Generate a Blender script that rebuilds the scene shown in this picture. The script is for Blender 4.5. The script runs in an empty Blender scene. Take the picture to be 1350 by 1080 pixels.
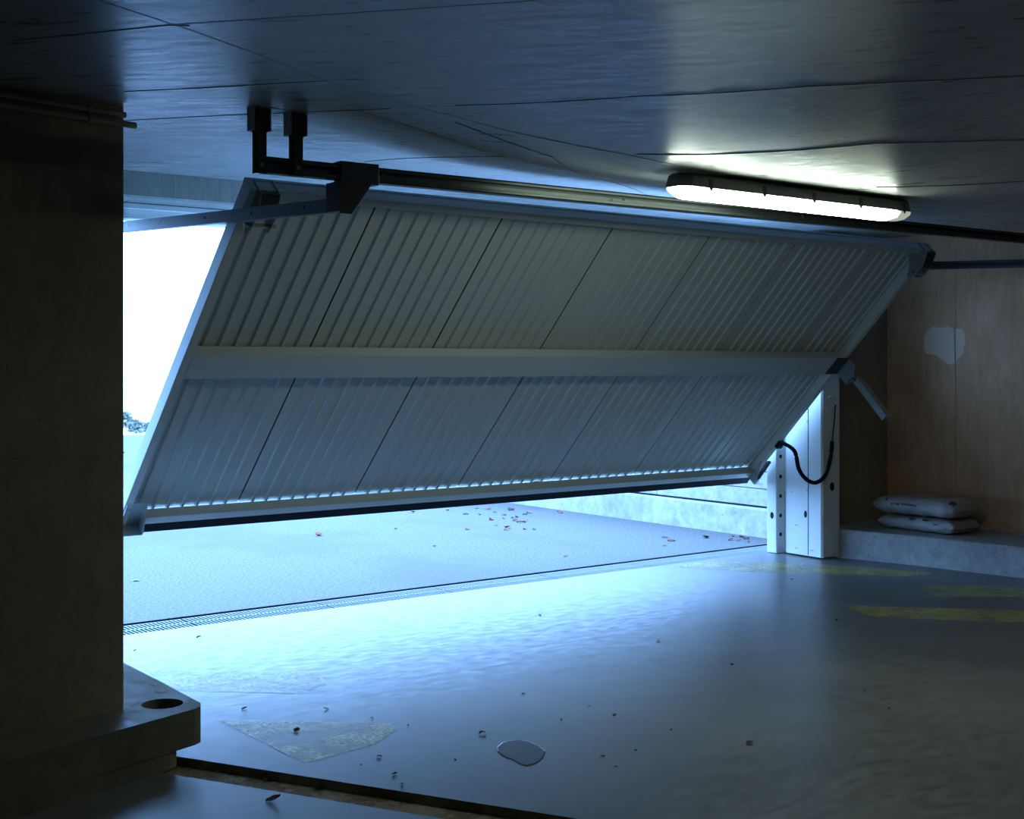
import bpy, bmesh, math, random
from mathutils import Vector, Matrix, noise

# ------------------------------------------------------------------ camera, sky, exposure
S = bpy.context.scene
COL = S.collection
F_PX, HOR, EYE = 1717.4, 481.06, 1.5
PSI = math.radians(52.43)                 # the door runs this far to the right of the view axis
SP, CP = math.sin(PSI), math.cos(PSI)

cam = bpy.data.cameras.new('camera')
cam.sensor_width = 36.0
cam.lens = F_PX / 1350 * 36
cam.shift_y = (HOR - 540) / 1350
cam.clip_end = 400
cam_o = bpy.data.objects.new('camera', cam)
cam_o.location = (0, 0, EYE)
cam_o.rotation_euler = (math.pi / 2, 0, PSI - math.pi / 2)
COL.objects.link(cam_o)
S.camera = cam_o

W = bpy.data.worlds.new('overcast_sky')
S.world = W
W.use_nodes = True
bg = W.node_tree.nodes['Background']
bg.inputs[0].default_value = (0.235, 0.49, 1.0, 1)
bg.inputs[1].default_value = 10.0

S.view_settings.view_transform = 'Standard'
S.view_settings.look = 'None'
S.view_settings.gamma = 1.0
S.view_settings.use_curve_mapping = False
S.view_settings.exposure = 0.15
LAMP_STRENGTH = 27.0

random.seed(7)

# ------------------------------------------------------------------ placing helpers
def at(px, py, z=0.0):
    """point of the level plane z that the photograph shows at this pixel"""
    a = (px - 675) / F_PX; b = (HOR - py) / F_PX
    t = (z - EYE) / b
    return Vector(((CP + a * SP) * t, (SP - a * CP) * t, z))

def ceil_z(x, y):
    z = 2.53 - 0.028 * (6.7 - max(y, 4.2)) + 0.010 * max(0.0, x - 6.0)
    return z - 0.163 * math.exp(-((x - 4.65) / 1.85) ** 4 - ((y - 3.75) / 1.15) ** 2)

def at_ceil(px, py):
    a = (px - 675) / F_PX; b = (HOR - py) / F_PX
    z = 2.45
    for _ in range(25):
        t = (z - EYE) / b
        x, y = (CP + a * SP) * t, (SP - a * CP) * t
        z = 0.5 * z + 0.5 * ceil_z(x, y)
    return Vector((x, y, ceil_z(x, y)))

# ------------------------------------------------------------------ materials
MATS = {}
def new_mat(name):
    m = bpy.data.materials.new(name); m.use_nodes = True
    MATS[name] = m
    nt = m.node_tree
    return m, nt, nt.nodes['Principled BSDF']

def nd(nt, kind, **kw):
    n = nt.nodes.new(kind)
    for k, v in kw.items():
        if k.startswith('i_'):
            key = k[2:].replace('_', ' ')
            n.inputs[key].default_value = v
        else:
            setattr(n, k, v)
    return n

def ramp(nt, src, p0, p1, c0=(0, 0, 0, 1), c1=(1, 1, 1, 1)):
    r = nt.nodes.new('ShaderNodeValToRGB')
    r.color_ramp.elements[0].position = p0; r.color_ramp.elements[0].color = c0
    r.color_ramp.elements[1].position = p1; r.color_ramp.elements[1].color = c1
    nt.links.new(src, r.inputs[0])
    return r.outputs[0]

def mixc(nt, fac, a, b, mode='MIX'):
    m = nt.nodes.new('ShaderNodeMix'); m.data_type = 'RGBA'; m.blend_type = mode
    for key, v in ((0, fac), (6, a), (7, b)):
        if hasattr(v, 'node') or hasattr(v, 'is_linked'):
            nt.links.new(v, m.inputs[key])
        else:
            m.inputs[key].default_value = v if key == 0 else (*v, 1)
    return m.outputs[2]

def coords(nt, scale=(1, 1, 1), rot=(0, 0, 0)):
    tc = nt.nodes.new('ShaderNodeTexCoord')
    r = nt.nodes.new('ShaderNodeMapping')            # turn first, stretch afterwards
    r.inputs['Rotation'].default_value = rot
    mp = nt.nodes.new('ShaderNodeMapping')
    mp.inputs['Scale'].default_value = scale
    nt.links.new(tc.outputs['Object'], r.inputs[0])
    nt.links.new(r.outputs[0], mp.inputs[0])
    return mp.outputs[0]

def tex_noise(nt, vec, scale, detail=6, rough=0.6):
    n = nd(nt, 'ShaderNodeTexNoise', i_Scale=scale, i_Detail=detail, i_Roughness=rough)
    nt.links.new(vec, n.inputs['Vector'])
    return n.outputs['Fac']

def plain(name, col, rough=0.5, metal=0.0, spec=0.5, var=0.0, vscale=8, bump=0.0):
    m, nt, b = new_mat(name)
    b.inputs['Roughness'].default_value = rough
    b.inputs['Metallic'].default_value = metal
    b.inputs['Specular IOR Level'].default_value = spec
    v = tex_noise(nt, coords(nt), vscale, 5)
    lo = tuple(c * (1 - var) for c in col); hi = tuple(min(1, c * (1 + var)) for c in col)
    nt.links.new(mixc(nt, v, lo, hi), b.inputs['Base Color'])
    if bump:
        bn = nd(nt, 'ShaderNodeBump', i_Strength=bump, i_Distance=0.004)
        nt.links.new(tex_noise(nt, coords(nt), vscale * 14, 4), bn.inputs['Height'])
        nt.links.new(bn.outputs[0], b.inputs['Normal'])
    return m

def concrete(name, lo, hi, rough=(0.5, 0.75), stretch=(1, 1, 1), rot=(0, 0, 0), scale=1.2,
             speck=0.5, bump=0.25, spec=0.4, extra=None, contrast=0.8, sscale=6.0):
    """cast concrete: cloudy tone, streaks along the boards, small dark pits"""
    m, nt, b = new_mat(name)
    vec = coords(nt)
    sv = coords(nt, stretch, rot)
    big = tex_noise(nt, vec, scale, 7, 0.62)
    streak = tex_noise(nt, sv, sscale, 9, 0.72)
    base = mixc(nt, ramp(nt, big, 0.32, 0.68), lo, hi)
    st = ramp(nt, streak, 0.30, 0.70, (0.50, 0.50, 0.50, 1), (1.15, 1.15, 1.15, 1))
    c = mixc(nt, contrast, base, st, 'MULTIPLY')
    pit = ramp(nt, tex_noise(nt, sv, 17.0, 3, 0.5), 0.66, 0.72)
    mask = ramp(nt, tex_noise(nt, vec, 1.7, 3), 0.45, 0.62)
    pm = nd(nt, 'ShaderNodeMath', operation='MULTIPLY'); nt.links.new(pit, pm.inputs[0]); nt.links.new(mask, pm.inputs[1])
    pm2 = nd(nt, 'ShaderNodeMath', operation='MULTIPLY'); nt.links.new(pm.outputs[0], pm2.inputs[0]); pm2.inputs[1].default_value = speck
    c = mixc(nt, pm2.outputs[0], c, tuple(x * 0.25 for x in lo))
    if extra:
        c = extra(nt, vec, c)
    nt.links.new(c, b.inputs['Base Color'])
    rr = ramp(nt, streak, 0.35, 0.65, (rough[0],) * 3 + (1,), (rough[1],) * 3 + (1,))
    nt.links.new(rr, b.inputs['Roughness'])
    b.inputs['Specular IOR Level'].default_value = spec
    bn = nd(nt, 'ShaderNodeBump', i_Strength=bump, i_Distance=0.006)
    h = nd(nt, 'ShaderNodeMath', operation='SUBTRACT')
    nt.links.new(streak, h.inputs[0]); nt.links.new(pit, h.inputs[1])
    nt.links.new(h.outputs[0], bn.inputs['Height'])
    nt.links.new(bn.outputs[0], b.inputs['Normal'])
    return m

def floor_extra(nt, vec, c):
    # tyre scuffs: darker long arcs, and pale worn patches
    v2 = coords(nt, (0.35, 1.6, 1), (0, 0, 0.35))
    t = ramp(nt, tex_noise(nt, v2, 1.2, 4, 0.55), 0.50, 0.75)
    c = mixc(nt, t, c, (0.10, 0.105, 0.11))
    v3 = coords(nt, (6, 0.8, 1), (0, 0, -0.5))
    s = ramp(nt, tex_noise(nt, v3, 4.0, 8, 0.75), 0.60, 0.70)
    sf = nd(nt, 'ShaderNodeMath', operation='MULTIPLY'); nt.links.new(s, sf.inputs[0]); sf.inputs[1].default_value = 0.35
    return mixc(nt, sf.outputs[0], c, (0.08, 0.08, 0.08))

def wall_extra(nt, vec, c):
    # rust-yellow seepage stains
    v2 = coords(nt, (1, 1, 0.45))
    t = ramp(nt, tex_noise(nt, v2, 2.1, 5, 0.6), 0.56, 0.74)
    f = nd(nt, 'ShaderNodeMath', operation='MULTIPLY'); nt.links.new(t, f.inputs[0]); f.inputs[1].default_value = 0.55
    return mixc(nt, f.outputs[0], c, (0.30, 0.20, 0.08))

M_FLOOR = concrete('floor_concrete', (0.12, 0.125, 0.12), (0.20, 0.205, 0.20), rough=(0.28, 0.42), stretch=(1, 2.2, 1),
                   scale=0.9, speck=0.22, bump=0.003, spec=0.8, extra=floor_extra, contrast=0.85, sscale=9.0)
M_CEIL = concrete('ceiling_concrete', (0.28, 0.29, 0.29), (0.50, 0.51, 0.50), rough=(0.24, 0.44), stretch=(0.9, 5.0, 1), rot=(0, 0, math.radians(51)),
                  scale=0.8, speck=0.85, bump=0.05, spec=0.8, contrast=1.0, sscale=5.0)
M_WALL_R = concrete('wall_concrete', (0.54, 0.285, 0.145), (0.76, 0.45, 0.26), rough=(0.6, 0.85), stretch=(3.5, 3.5, 0.7), scale=1.3, extra=wall_extra, contrast=0.45)
M_WALL_F = concrete('front_wall_concrete', (0.28, 0.20, 0.14), (0.40, 0.30, 0.22), rough=(0.6, 0.85), stretch=(5, 5, 0.6), scale=1.3, contrast=0.5)
M_PIER = concrete('pier_concrete', (0.24, 0.212, 0.145), (0.34, 0.305, 0.215), rough=(0.55, 0.8), stretch=(2.5, 2.5, 1.2), scale=1.6, contrast=0.6)
M_PLINTH = concrete('plinth_concrete', (0.15, 0.145, 0.11), (0.24, 0.23, 0.18), rough=(0.5, 0.75), stretch=(1, 1, 1), scale=2.0)
M_KERB = concrete('kerb_concrete', (0.30, 0.31, 0.31), (0.44, 0.45, 0.45), rough=(0.5, 0.8), stretch=(2, 2, 2), scale=2.5)
M_OUT = concrete('outdoor_concrete', (0.36, 0.36, 0.35), (0.50, 0.50, 0.49), rough=(0.7, 0.9), stretch=(1.5, 1.5, 1.5), scale=1.3)
M_CHANNEL = concrete('gutter_concrete', (0.24, 0.19, 0.12), (0.36, 0.29, 0.19), rough=(0.15, 0.4), scale=3)
M_LINTEL = concrete('lintel_concrete', (0.34, 0.33, 0.30), (0.46, 0.45, 0.41), rough=(0.6, 0.85), stretch=(14, 4, 0.6), scale=1.2)

def asphalt():
    m, nt, b = new_mat('asphalt')
    vec = coords(nt)
    g = ramp(nt, tex_noise(nt, vec, 48, 4, 0.85), 0.36, 0.64, (0.038, 0.039, 0.041, 1), (0.19, 0.188, 0.186, 1))
    wet = ramp(nt, tex_noise(nt, coords(nt, (0.9, 0.55, 1)), 0.75, 5, 0.6), 0.50, 0.60)
    c = mixc(nt, wet, g, mixc(nt, 0.6, g, (0.085, 0.08, 0.09)))
    nt.links.new(c, b.inputs['Base Color'])
    b.inputs['Roughness'].default_value = 0.75
    bn = nd(nt, 'ShaderNodeBump', i_Strength=0.6, i_Distance=0.006)
    nt.links.new(tex_noise(nt, vec, 140, 2), bn.inputs['Height'])
    nt.links.new(bn.outputs[0], b.inputs['Normal'])
    return m
M_ASPH = asphalt()
M_PALE = plain('pale_paving', (0.72, 0.72, 0.70), 0.8, var=0.12, vscale=0.7)

def yellow_paint():
    m, nt, b = new_mat('worn_yellow_paint')
    b.inputs['Base Color'].default_value = (0.56, 0.50, 0.14, 1)
    b.inputs['Roughness'].default_value = 0.32
    b.inputs['Specular IOR Level'].default_value = 0.8
    tr = nt.nodes.new('ShaderNodeBsdfTransparent')
    mx = nt.nodes.new('ShaderNodeMixShader')
    n1 = ramp(nt, tex_noise(nt, coords(nt), 60, 6, 0.8), 0.33, 0.58)
    n2 = ramp(nt, tex_noise(nt, coords(nt), 5.0, 6, 0.65), 0.26, 0.55)
    mu = nd(nt, 'ShaderNodeMath', operation='MULTIPLY'); nt.links.new(n1, mu.inputs[0]); nt.links.new(n2, mu.inputs[1])
    nt.links.new(mu.outputs[0], mx.inputs[0])
    nt.links.new(tr.outputs[0], mx.inputs[1]); nt.links.new(b.outputs[0], mx.inputs[2])
    nt.links.new(mx.outputs[0], nt.nodes['Material Output'].inputs[0])
    return m
M_YELLOW = yellow_paint()

M_DOOR = plain('door_paint', (0.53, 0.575, 0.56), 0.40, var=0.05, vscale=3)
M_FRAME = plain('door_frame_paint', (0.56, 0.60, 0.585), 0.38, var=0.04, vscale=3)
M_WHITE = plain('post_paint', (0.74, 0.78, 0.78), 0.36, var=0.05, vscale=5)
M_GALV = plain('galvanised_steel', (0.34, 0.37, 0.36), 0.38, metal=0.75, var=0.18, vscale=16)
M_RAIL = plain('rail_steel', (0.10, 0.115, 0.13), 0.45, metal=0.6, var=0.12, vscale=10)
M_DARKSTEEL = plain('dark_bracket_steel', (0.035, 0.038, 0.036), 0.5, metal=0.2, var=0.2, vscale=12)
M_CROSS = plain('crossbar_steel', (0.15, 0.17, 0.17), 0.24, metal=0.9, var=0.1, vscale=9)
M_RUBBER_SHADE = plain('black_rubber_and_gap_shade', (0.010, 0.010, 0.013), 0.7, spec=0.2, var=0.2)
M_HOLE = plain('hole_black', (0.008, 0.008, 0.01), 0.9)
M_LAMPBODY = plain('lamp_body_plastic', (0.25, 0.25, 0.23), 0.5, var=0.05)
M_CLIP = plain('lamp_clip_plastic', (0.10, 0.10, 0.095), 0.5, var=0.05)
M_PVC = plain('conduit_plastic', (0.28, 0.26, 0.20), 0.45, var=0.08)
M_WHITEPVC = plain('white_plastic', (0.75, 0.75, 0.75), 0.35, var=0.03)
M_BAG = plain('bag_plastic', (0.34, 0.33, 0.32), 0.36, var=0.12, vscale=9, bump=0.35)
M_PRINT = plain('bag_print', (0.03, 0.035, 0.07), 0.5)
M_GRATE = plain('grate_steel', (0.26, 0.28, 0.29), 0.6, metal=0.2, var=0.2, vscale=9)
M_JOINT = plain('ceiling_joint_dark', (0.16, 0.16, 0.155), 0.6, var=0.5, vscale=5)
M_RIDGE = plain('ceiling_joint_ridge', (0.33, 0.335, 0.33), 0.55, var=0.3, vscale=5)
M_PATCH = plain('plaster_patch', (0.80, 0.58, 0.42), 0.85, var=0.10, vscale=6)
M_LEAF = plain('dry_leaf', (0.06, 0.035, 0.02), 0.8, var=0.4, vscale=40)
M_LEAFRED = plain('red_leaf', (0.30, 0.085, 0.04), 0.75, var=0.4, vscale=40)
M_SHRUB = plain('shrub_leaves', (0.22, 0.24, 0.2), 0.7, var=0.4, vscale=20)
M_LITTER = plain('white_litter', (0.6, 0.6, 0.6), 0.7, var=0.2, vscale=30)

def lamp_mat():
    m, nt, b = new_mat('lamp_diffuser')
    b.inputs['Base Color'].default_value = (0.85, 0.87, 0.83, 1)
    b.inputs['Roughness'].default_value = 0.3
    b.inputs['Emission Color'].default_value = (0.84, 1.0, 0.82, 1)
    b.inputs['Emission Strength'].default_value = LAMP_STRENGTH
    return m
M_LENS = lamp_mat()
M_LENSEND = plain('lamp_end_plastic', (0.70, 0.72, 0.68), 0.3)
M_LENSEND.node_tree.nodes['Principled BSDF'].inputs['Emission Color'].default_value = (0.93, 1.0, 0.85, 1)
M_LENSEND.node_tree.nodes['Principled BSDF'].inputs['Emission Strength'].default_value = 0.35

def water():
    m, nt, b = new_mat('puddle_water')
    b.inputs['Base Color'].default_value = (0.07, 0.08, 0.085, 1)
    b.inputs['Roughness'].default_value = 0.25
    b.inputs['Specular IOR Level'].default_value = 0.12
    return m
M_WATER = water()

# ------------------------------------------------------------------ mesh helpers
class MB:
    def __init__(self):
        self.v, self.f = [], []
    def add(self, verts, faces):
        o = len(self.v)
        self.v += [tuple(p) for p in verts]
        self.f += [tuple(i + o for i in f) for f in faces]
        return self
    def box(self, x0, x1, y0, y1, z0, z1):
        v = [(x, y, z) for z in (z0, z1) for y in (y0, y1) for x in (x0, x1)]
        return self.add(v, [(0, 2, 3, 1), (4, 5, 7, 6), (0, 1, 5, 4), (2, 6, 7, 3), (0, 4, 6, 2), (1, 3, 7, 5)])
    def prism(self, poly, a, b, axis='Z'):
        n = len(poly)
        def P(p, t):
            return {'Z': (p[0], p[1], t), 'Y': (p[0], t, p[1]), 'X': (t, p[0], p[1])}[axis]
        v = [P(p, a) for p in poly] + [P(p, b) for p in poly]
        f = [tuple(range(n - 1, -1, -1)), tuple(range(n, 2 * n))]
        f += [(i, (i + 1) % n, n + (i + 1) % n, n + i) for i in range(n)]
        return self.add(v, f)
    def bar(self, p0, p1, w, h, up=(0, 0, 1)):
        """box along p0-p1; w across, h along up"""
        p0, p1 = Vector(p0), Vector(p1); d = (p1 - p0).normalized()
        r = d.cross(Vector(up)).normalized(); u = r.cross(d).normalized()
        v = [p + r * (sx * w / 2) + u * (sz * h / 2) for p in (p0, p1) for sx, sz in ((-1, -1), (1, -1), (1, 1), (-1, 1))]
        return self.add(v, [(0, 1, 2, 3), (7, 6, 5, 4), (0, 4, 5, 1), (1, 5, 6, 2), (2, 6, 7, 3), (3, 7, 4, 0)])
    def channel(self, p0, p1, w, h, open_side, t=0.004, up=(0, 0, 1)):
        """C profile: web, two flanges and two lips; open_side -1/+1 along the across axis"""
        p0, p1 = Vector(p0), Vector(p1); d = (p1 - p0).normalized()
        r = d.cross(Vector(up)).normalized(); u = r.cross(d).normalized()
        r = r * open_side
        def piece(ra, rb, ua, ub):
            c = r * ((ra + rb) / 2) + u * ((ua + ub) / 2)
            self.bar(p0 + c, p1 + c, abs(rb - ra), abs(ub - ua), u)
        piece(-w / 2, -w / 2 + t, -h / 2, h / 2)
        piece(-w / 2 + t, w / 2, h / 2 - t, h / 2)
        piece(-w / 2 + t, w / 2, -h / 2, -h / 2 + t)
        piece(w / 2 - t, w / 2, h / 2 - h * 0.28, h / 2 - t)
        piece(w / 2 - t, w / 2, -h / 2 + t, -h / 2 + h * 0.28)
        return self
    def tube(self, path, r, n=10, cap=True):
        path = [Vector(p) for p in path]; rings = []
        for i, p in enumerate(path):
            d = (path[min(i + 1, len(path) - 1)] - path[max(i - 1, 0)]).normalized()
            ref = Vector((0, 0, 1)) if abs(d.z) < 0.9 else Vector((1, 0, 0))
            a = d.cross(ref).normalized(); b = a.cross(d).normalized()
            rings.append([p + (a * math.cos(k * 2 * math.pi / n) + b * math.sin(k * 2 * math.pi / n)) * r for k in range(n)])
        v = [q for ring in rings for q in ring]; f = []
        for i in range(len(rings) - 1):
            for k in range(n):
                f.append((i * n + k, i * n + (k + 1) % n, (i + 1) * n + (k + 1) % n, (i + 1) * n + k))
        if cap:
            f += [tuple(range(n)), tuple(range((len(rings) - 1) * n, len(rings) * n))]
        return self.add(v, f)
    def disc(self, c, nrm, rx, rz, n=14, t=0.0015):
        """thin oval plate, thickness t along nrm; rz along world z"""
        c, nrm = Vector(c), Vector(nrm).normalized()
        u = Vector((0, 0, 1)); a = u.cross(nrm)
        if a.length < 1e-4:
            a = Vector((1, 0, 0)); u = Vector((0, 1, 0))
        a.normalize(); u = nrm.cross(a).normalized()
        ring = [c + a * (rx * math.cos(k * 2 * math.pi / n)) + u * (rz * math.sin(k * 2 * math.pi / n)) for k in range(n)]
        v = ring + [p + nrm * t for p in ring]
        f = [tuple(range(n - 1, -1, -1)), tuple(range(n, 2 * n))] + [(i, (i + 1) % n, n + (i + 1) % n, n + i) for i in range(n)]
        return self.add(v, f)
    def mesh(self, name):
        me = bpy.data.meshes.new(name)
        me.from_pydata(self.v, [], self.f)
        bm = bmesh.new(); bm.from_mesh(me)
        bmesh.ops.recalc_face_normals(bm, faces=bm.faces)
        bm.to_mesh(me); bm.free()
        return me
    def build(self, name, mat, parent=None, bevel=0.0, smooth=False):
        return link(name, self.mesh(name), mat, parent, bevel, smooth)

def link(name, me, mat, parent=None, bevel=0.0, smooth=False):
    o = bpy.data.objects.new(name, me)
    if not me.materials:
        me.materials.append(mat)
    COL.objects.link(o)
    if parent:
        o.parent = parent
    if smooth:
        for p in me.polygons: p.use_smooth = True
    if bevel:
        b = o.modifiers.new('bevel', 'BEVEL'); b.width = bevel; b.segments = 2; b.limit_method = 'ANGLE'
        b.angle_limit = math.radians(40)
    return o

def empty(name, loc=(0, 0, 0), rot=(0, 0, 0)):
    o = bpy.data.objects.new(name, None); COL.objects.link(o)
    o.location = loc; o.rotation_euler = rot; o.empty_display_size = 0.1
    return o

def tag(o, label, cat, group=None):
    o['label'] = label; o['category'] = cat
    if group: o['group'] = group
    return o

def struct(o, label=None):
    o['kind'] = 'structure'
    if label: o['label'] = label
    return o

# ================================================================== SETTING
RX0, RX1, RY0, RYF = -5.0, 9.10, -6.0, 6.70          # room; front wall inner face at RYF
DR0, DR1 = 7.03, 7.34                                 # threshold drain, near and far lip
# ---- floor with the open gutter cut into it
GD = Vector((0.467, -0.884, 0)).normalized()          # gutter direction
GN = Vector((-GD.y, GD.x, 0))                         # points to the door side
g_far = GN.dot(Vector((2.065, 4.662, 0))); g_near = g_far - 0.185
bm = bmesh.new()
vs = [bm.verts.new(p) for p in ((RX0, RY0, 0), (RX1, RY0, 0), (RX1, DR0, 0), (RX0, DR0, 0))]
bm.faces.new(vs)
for off in (g_far, g_near):
    bmesh.ops.bisect_plane(bm, geom=bm.verts[:] + bm.edges[:] + bm.faces[:], plane_co=GN * off, plane_no=GN)
dead = [f for f in bm.faces if g_near < GN.dot(f.calc_center_median()) < g_far]
bmesh.ops.delete(bm, geom=dead, context='FACES')
me = bpy.data.meshes.new('floor'); bm.to_mesh(me); bm.free()
floor = struct(link('floor', me, M_FLOOR), 'sealed grey concrete garage floor with worn yellow markings')
def gp(a, off, z): 
    p = GD * a + GN * off
    return (p.x, p.y, z)
gm = MB()
a0, a1 = GD.dot(Vector((1.0, 6.69, 0))), GD.dot(Vector((1.0, 6.69, 0))) + 13.5
dz = -0.030
gm.add([gp(a0, g_near, 0), gp(a1, g_near, 0), gp(a1, g_near + 0.01, dz), gp(a0, g_near + 0.01, dz),
        gp(a1, g_far - 0.01, dz), gp(a0, g_far - 0.01, dz), gp(a1, g_far, 0), gp(a0, g_far, 0)],
       [(0, 1, 2, 3), (3, 2, 4, 5), (5, 4, 6, 7), (0, 3, 5, 7), (1, 6, 4, 2)])
gut = gm.build('gutter_channel', M_CHANNEL, floor)

# ---- yellow paint on the floor
def flat_poly(name, pts, mat, parent, z=0.0012):
    w = [at(px, py) for px, py in pts]
    m = MB(); m.add([(p.x, p.y, z) for p in w], [tuple(range(len(w)))])
    return m.build(name, mat, parent)
for pts in ([(884, 748), (929, 740.5), (1019, 742), (1124, 747), (1228, 755), (1228, 761), (1089, 757.5), (984, 754)],
            [(1205, 773), (1280, 772.5), (1350, 775), (1420, 778), (1420, 792), (1350, 789), (1232, 786)],
            [(1112, 799.5), (1160, 800), (1350, 805), (1430, 808), (1430, 824), (1350, 821), (1152, 814)],
            [(180, 883), (290, 885), (420, 886), (430, 902), (400, 915), (236, 911)],
            [(286, 949), (400, 951), (512, 954), (524, 961), (496, 981), (424, 1001), (404, 1006), (384, 998)]):
    flat_poly('yellow_marking', pts, M_YELLOW, floor)

# ---- threshold drain trough
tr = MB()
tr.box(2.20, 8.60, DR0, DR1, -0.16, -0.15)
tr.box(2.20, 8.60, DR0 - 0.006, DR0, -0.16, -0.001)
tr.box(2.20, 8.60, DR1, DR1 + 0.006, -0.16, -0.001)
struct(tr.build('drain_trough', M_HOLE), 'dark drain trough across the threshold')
GW = 0.9
def grate_mesh():
    m = MB(); L = GW - 0.006; y0, y1 = 0.0, DR1 - DR0 - 0.045
    for y in (y0, (y0 + y1) / 2 - 0.010, y1 - 0.012):
        m.box(0, L, y, y + (0.020 if 0.05 < y < 0.2 else 0.012), -0.008, -0.002)
    n = 36
    for k in range(n):
        x = k * L / n
        m.box(x, x + 0.0085, y0 + 0.012, y1 - 0.012, -0.006, -0.002)
    return m.mesh('drain_grate')
gme = grate_mesh()
for k in range(7):
    o = link('drain_grate', gme, M_GRATE)
    o.location = (2.25 + k * GW, DR0 + 0.002, 0)
    tag(o, 'galvanised slotted drain grate in the channel across the gate threshold', 'drain grate', 'drain grates along the threshold')

# ---- outside: asphalt, kerb and low wall, far paving
KX = 8.60
asp = MB(); asp.box(-14, KX, DR1 + 0.006, 27.0, -0.12, 0.0)
asp.box(KX, 14.0, 14.5, 27.0, -0.12, 0.0)
struct(asp.build('ground_driveway', M_ASPH), 'grey asphalt driveway outside the gate')
far = MB(); far.box(-60, 90, 27.0, 150, -0.13, -0.005); far.box(-60, -14, -10, 27, -0.13, -0.005); far.box(14, 90, -10, 27, -0.13, -0.005)
struct(far.build('ground_paving', M_PALE), 'pale paving beyond the driveway')
ok = MB(); ok.box(KX, KX + 0.55, DR1 + 0.006, 14.5, -0.1, 0.255)
struct(ok.build('kerb_outside', M_OUT, bevel=0.02), 'pale concrete kerb beside the driveway')
rw = MB(); rw.box(KX + 0.03, KX + 0.5, DR1 + 0.006, 14.5, 0.255, 0.275)
rwo = struct(rw.build('wall_outside', M_HOLE), 'low wall of concrete blocks above the kerb')
z = 0.272
for zz in (0.145, 0.145, 0.145):
    y = DR1 + 0.01
    while y < 14.4:
        y2 = min(y + 1.6, 14.5)
        MB().box(KX + 0.015, KX + 0.5, y, y2 - 0.006, z, z + zz).build('block', M_OUT, rwo, bevel=0.005)
        y = y2
    z += zz + 0.006

# ---- front wall (with the opening), lintel, right wall, back and left walls
OX0, OX1, LZ = 2.30, 8.215, 2.40
fw = MB()
fw.box(RX0 - 0.3, OX0 - 0.22, RYF, 7.02, -0.2, 2.9)
fw.box(OX1 + 0.0, RX1 + 0.3, RYF, 7.02, -0.2, 2.9)
struct(fw.build('wall_front', M_WALL_F), 'brown concrete front wall beside the gate')
struct(MB().box(OX0 - 0.22, OX1, RYF, 7.02, LZ, 2.9).build('wall_lintel', M_LINTEL), 'board-marked concrete lintel over the gate')
wr = struct(MB().box(RX1, RX1 + 0.3, RY0, RYF, -0.2, 2.9).build('wall_right', M_WALL_R), 'stained brown concrete side wall')
struct(MB().box(RX0 - 0.3, RX0, RY0, RYF, -0.2, 2.9).build('wall_left', M_WALL_F), 'brown concrete wall behind the pier')
struct(MB().box(RX0 - 0.3, RX1 + 0.3, RY0 - 0.3, RY0, -0.2, 2.9).build('wall_back', M_WALL_F), 'brown concrete back wall')
# the pale repair patch on the right wall
def on_x(px, py, X):
    a = (px - 675) / F_PX; b = (HOR - py) / F_PX
    t = X / (CP + a * SP)
    return Vector((X, (SP - a * CP) * t, EYE + b * t))
outline = [(1218, 446), (1222, 436), (1231, 431), (1245, 431), (1258, 432), (1269, 434), (1273, 442), (1272, 455), (1271, 466), (1264, 473), (1258, 479), (1250, 481), (1243, 475), (1234, 468), (1224, 467), (1218, 459)]
pw = [on_x(px, py, RX1) for px, py in outline]
# jitter edge for a hand-smeared border
fine = []
for i in range(len(pw)):
    a, b = pw[i], pw[(i + 1) % len(pw)]
    for k in range(4):
        p = a.lerp(b, k / 4)
        fine.append((p.y + random.uniform(-.008, .008), p.z + random.uniform(-.008, .008)))
MB().prism(fine, RX1 - 0.004, RX1 + 0.002, 'X').build('plaster_patch', M_PATCH, wr)
# thin vertical fin where two shutter boards met
MB().box(RX1 - 0.004, RX1 + 0.002, 6.05, 6.058, 0.25, 2.5).build('board_seam', M_WALL_R, wr)
MB().box(RX1 - 0.004, RX1 + 0.002, 5.30, 5.308, 0.25, 2.5).build('board_seam', M_WALL_R, wr)

# ---- inner kerb along the right wall (slightly curved)
kp = [(8.20, RYF), (8.20, 6.46), (8.32, 5.92), (8.37, 5.47), (8.425, 5.05), (8.47, 4.4), (8.52, 3.0), (8.55, RY0), (RX1, RY0), (RX1, RYF)]
struct(MB().prism(kp, -0.05, 0.22).build('kerb_inside', M_KERB, bevel=0.012), 'low concrete kerb along the side wall')

# ---- ceiling slab, gently uneven, with its formwork joints
NX, NY = 72, 64
cx = [RX0 - 0.1 + (RX1 + 0.2 - RX0) * i / NX for i in range(NX + 1)]
cy = [RY0 - 0.1 + (RYF + 0.02 + 0.1 - RY0) * j / NY for j in range(NY + 1)]
cm = MB()
vv = [(x, y, ceil_z(x, y)) for y in cy for x in cx]
n0 = len(vv)
vv += [(x, y, 2.95) for y in cy for x in cx]
ff = []
for j in range(NY):
    for i in range(NX):
        a = j * (NX + 1) + i
        ff.append((a, a + NX + 1, a + NX + 2, a + 1))
        ff.append((n0 + a, n0 + a + 1, n0 + a + NX + 2, n0 + a + NX + 1))
cm.add(vv, ff)
me = bpy.data.meshes.new('ceiling'); me.from_pydata(cm.v, [], cm.f)
ceil_o = struct(link('ceiling', me, M_CEIL, smooth=True), 'grey cast concrete ceiling with formwork joints')
struct(MB().box(RX0 - 0.3, RX1 + 0.3, RY0 - 0.3, 7.02, 2.9, 3.1).build('roof_slab', M_CEIL), 'concrete slab above the ceiling')

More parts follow.
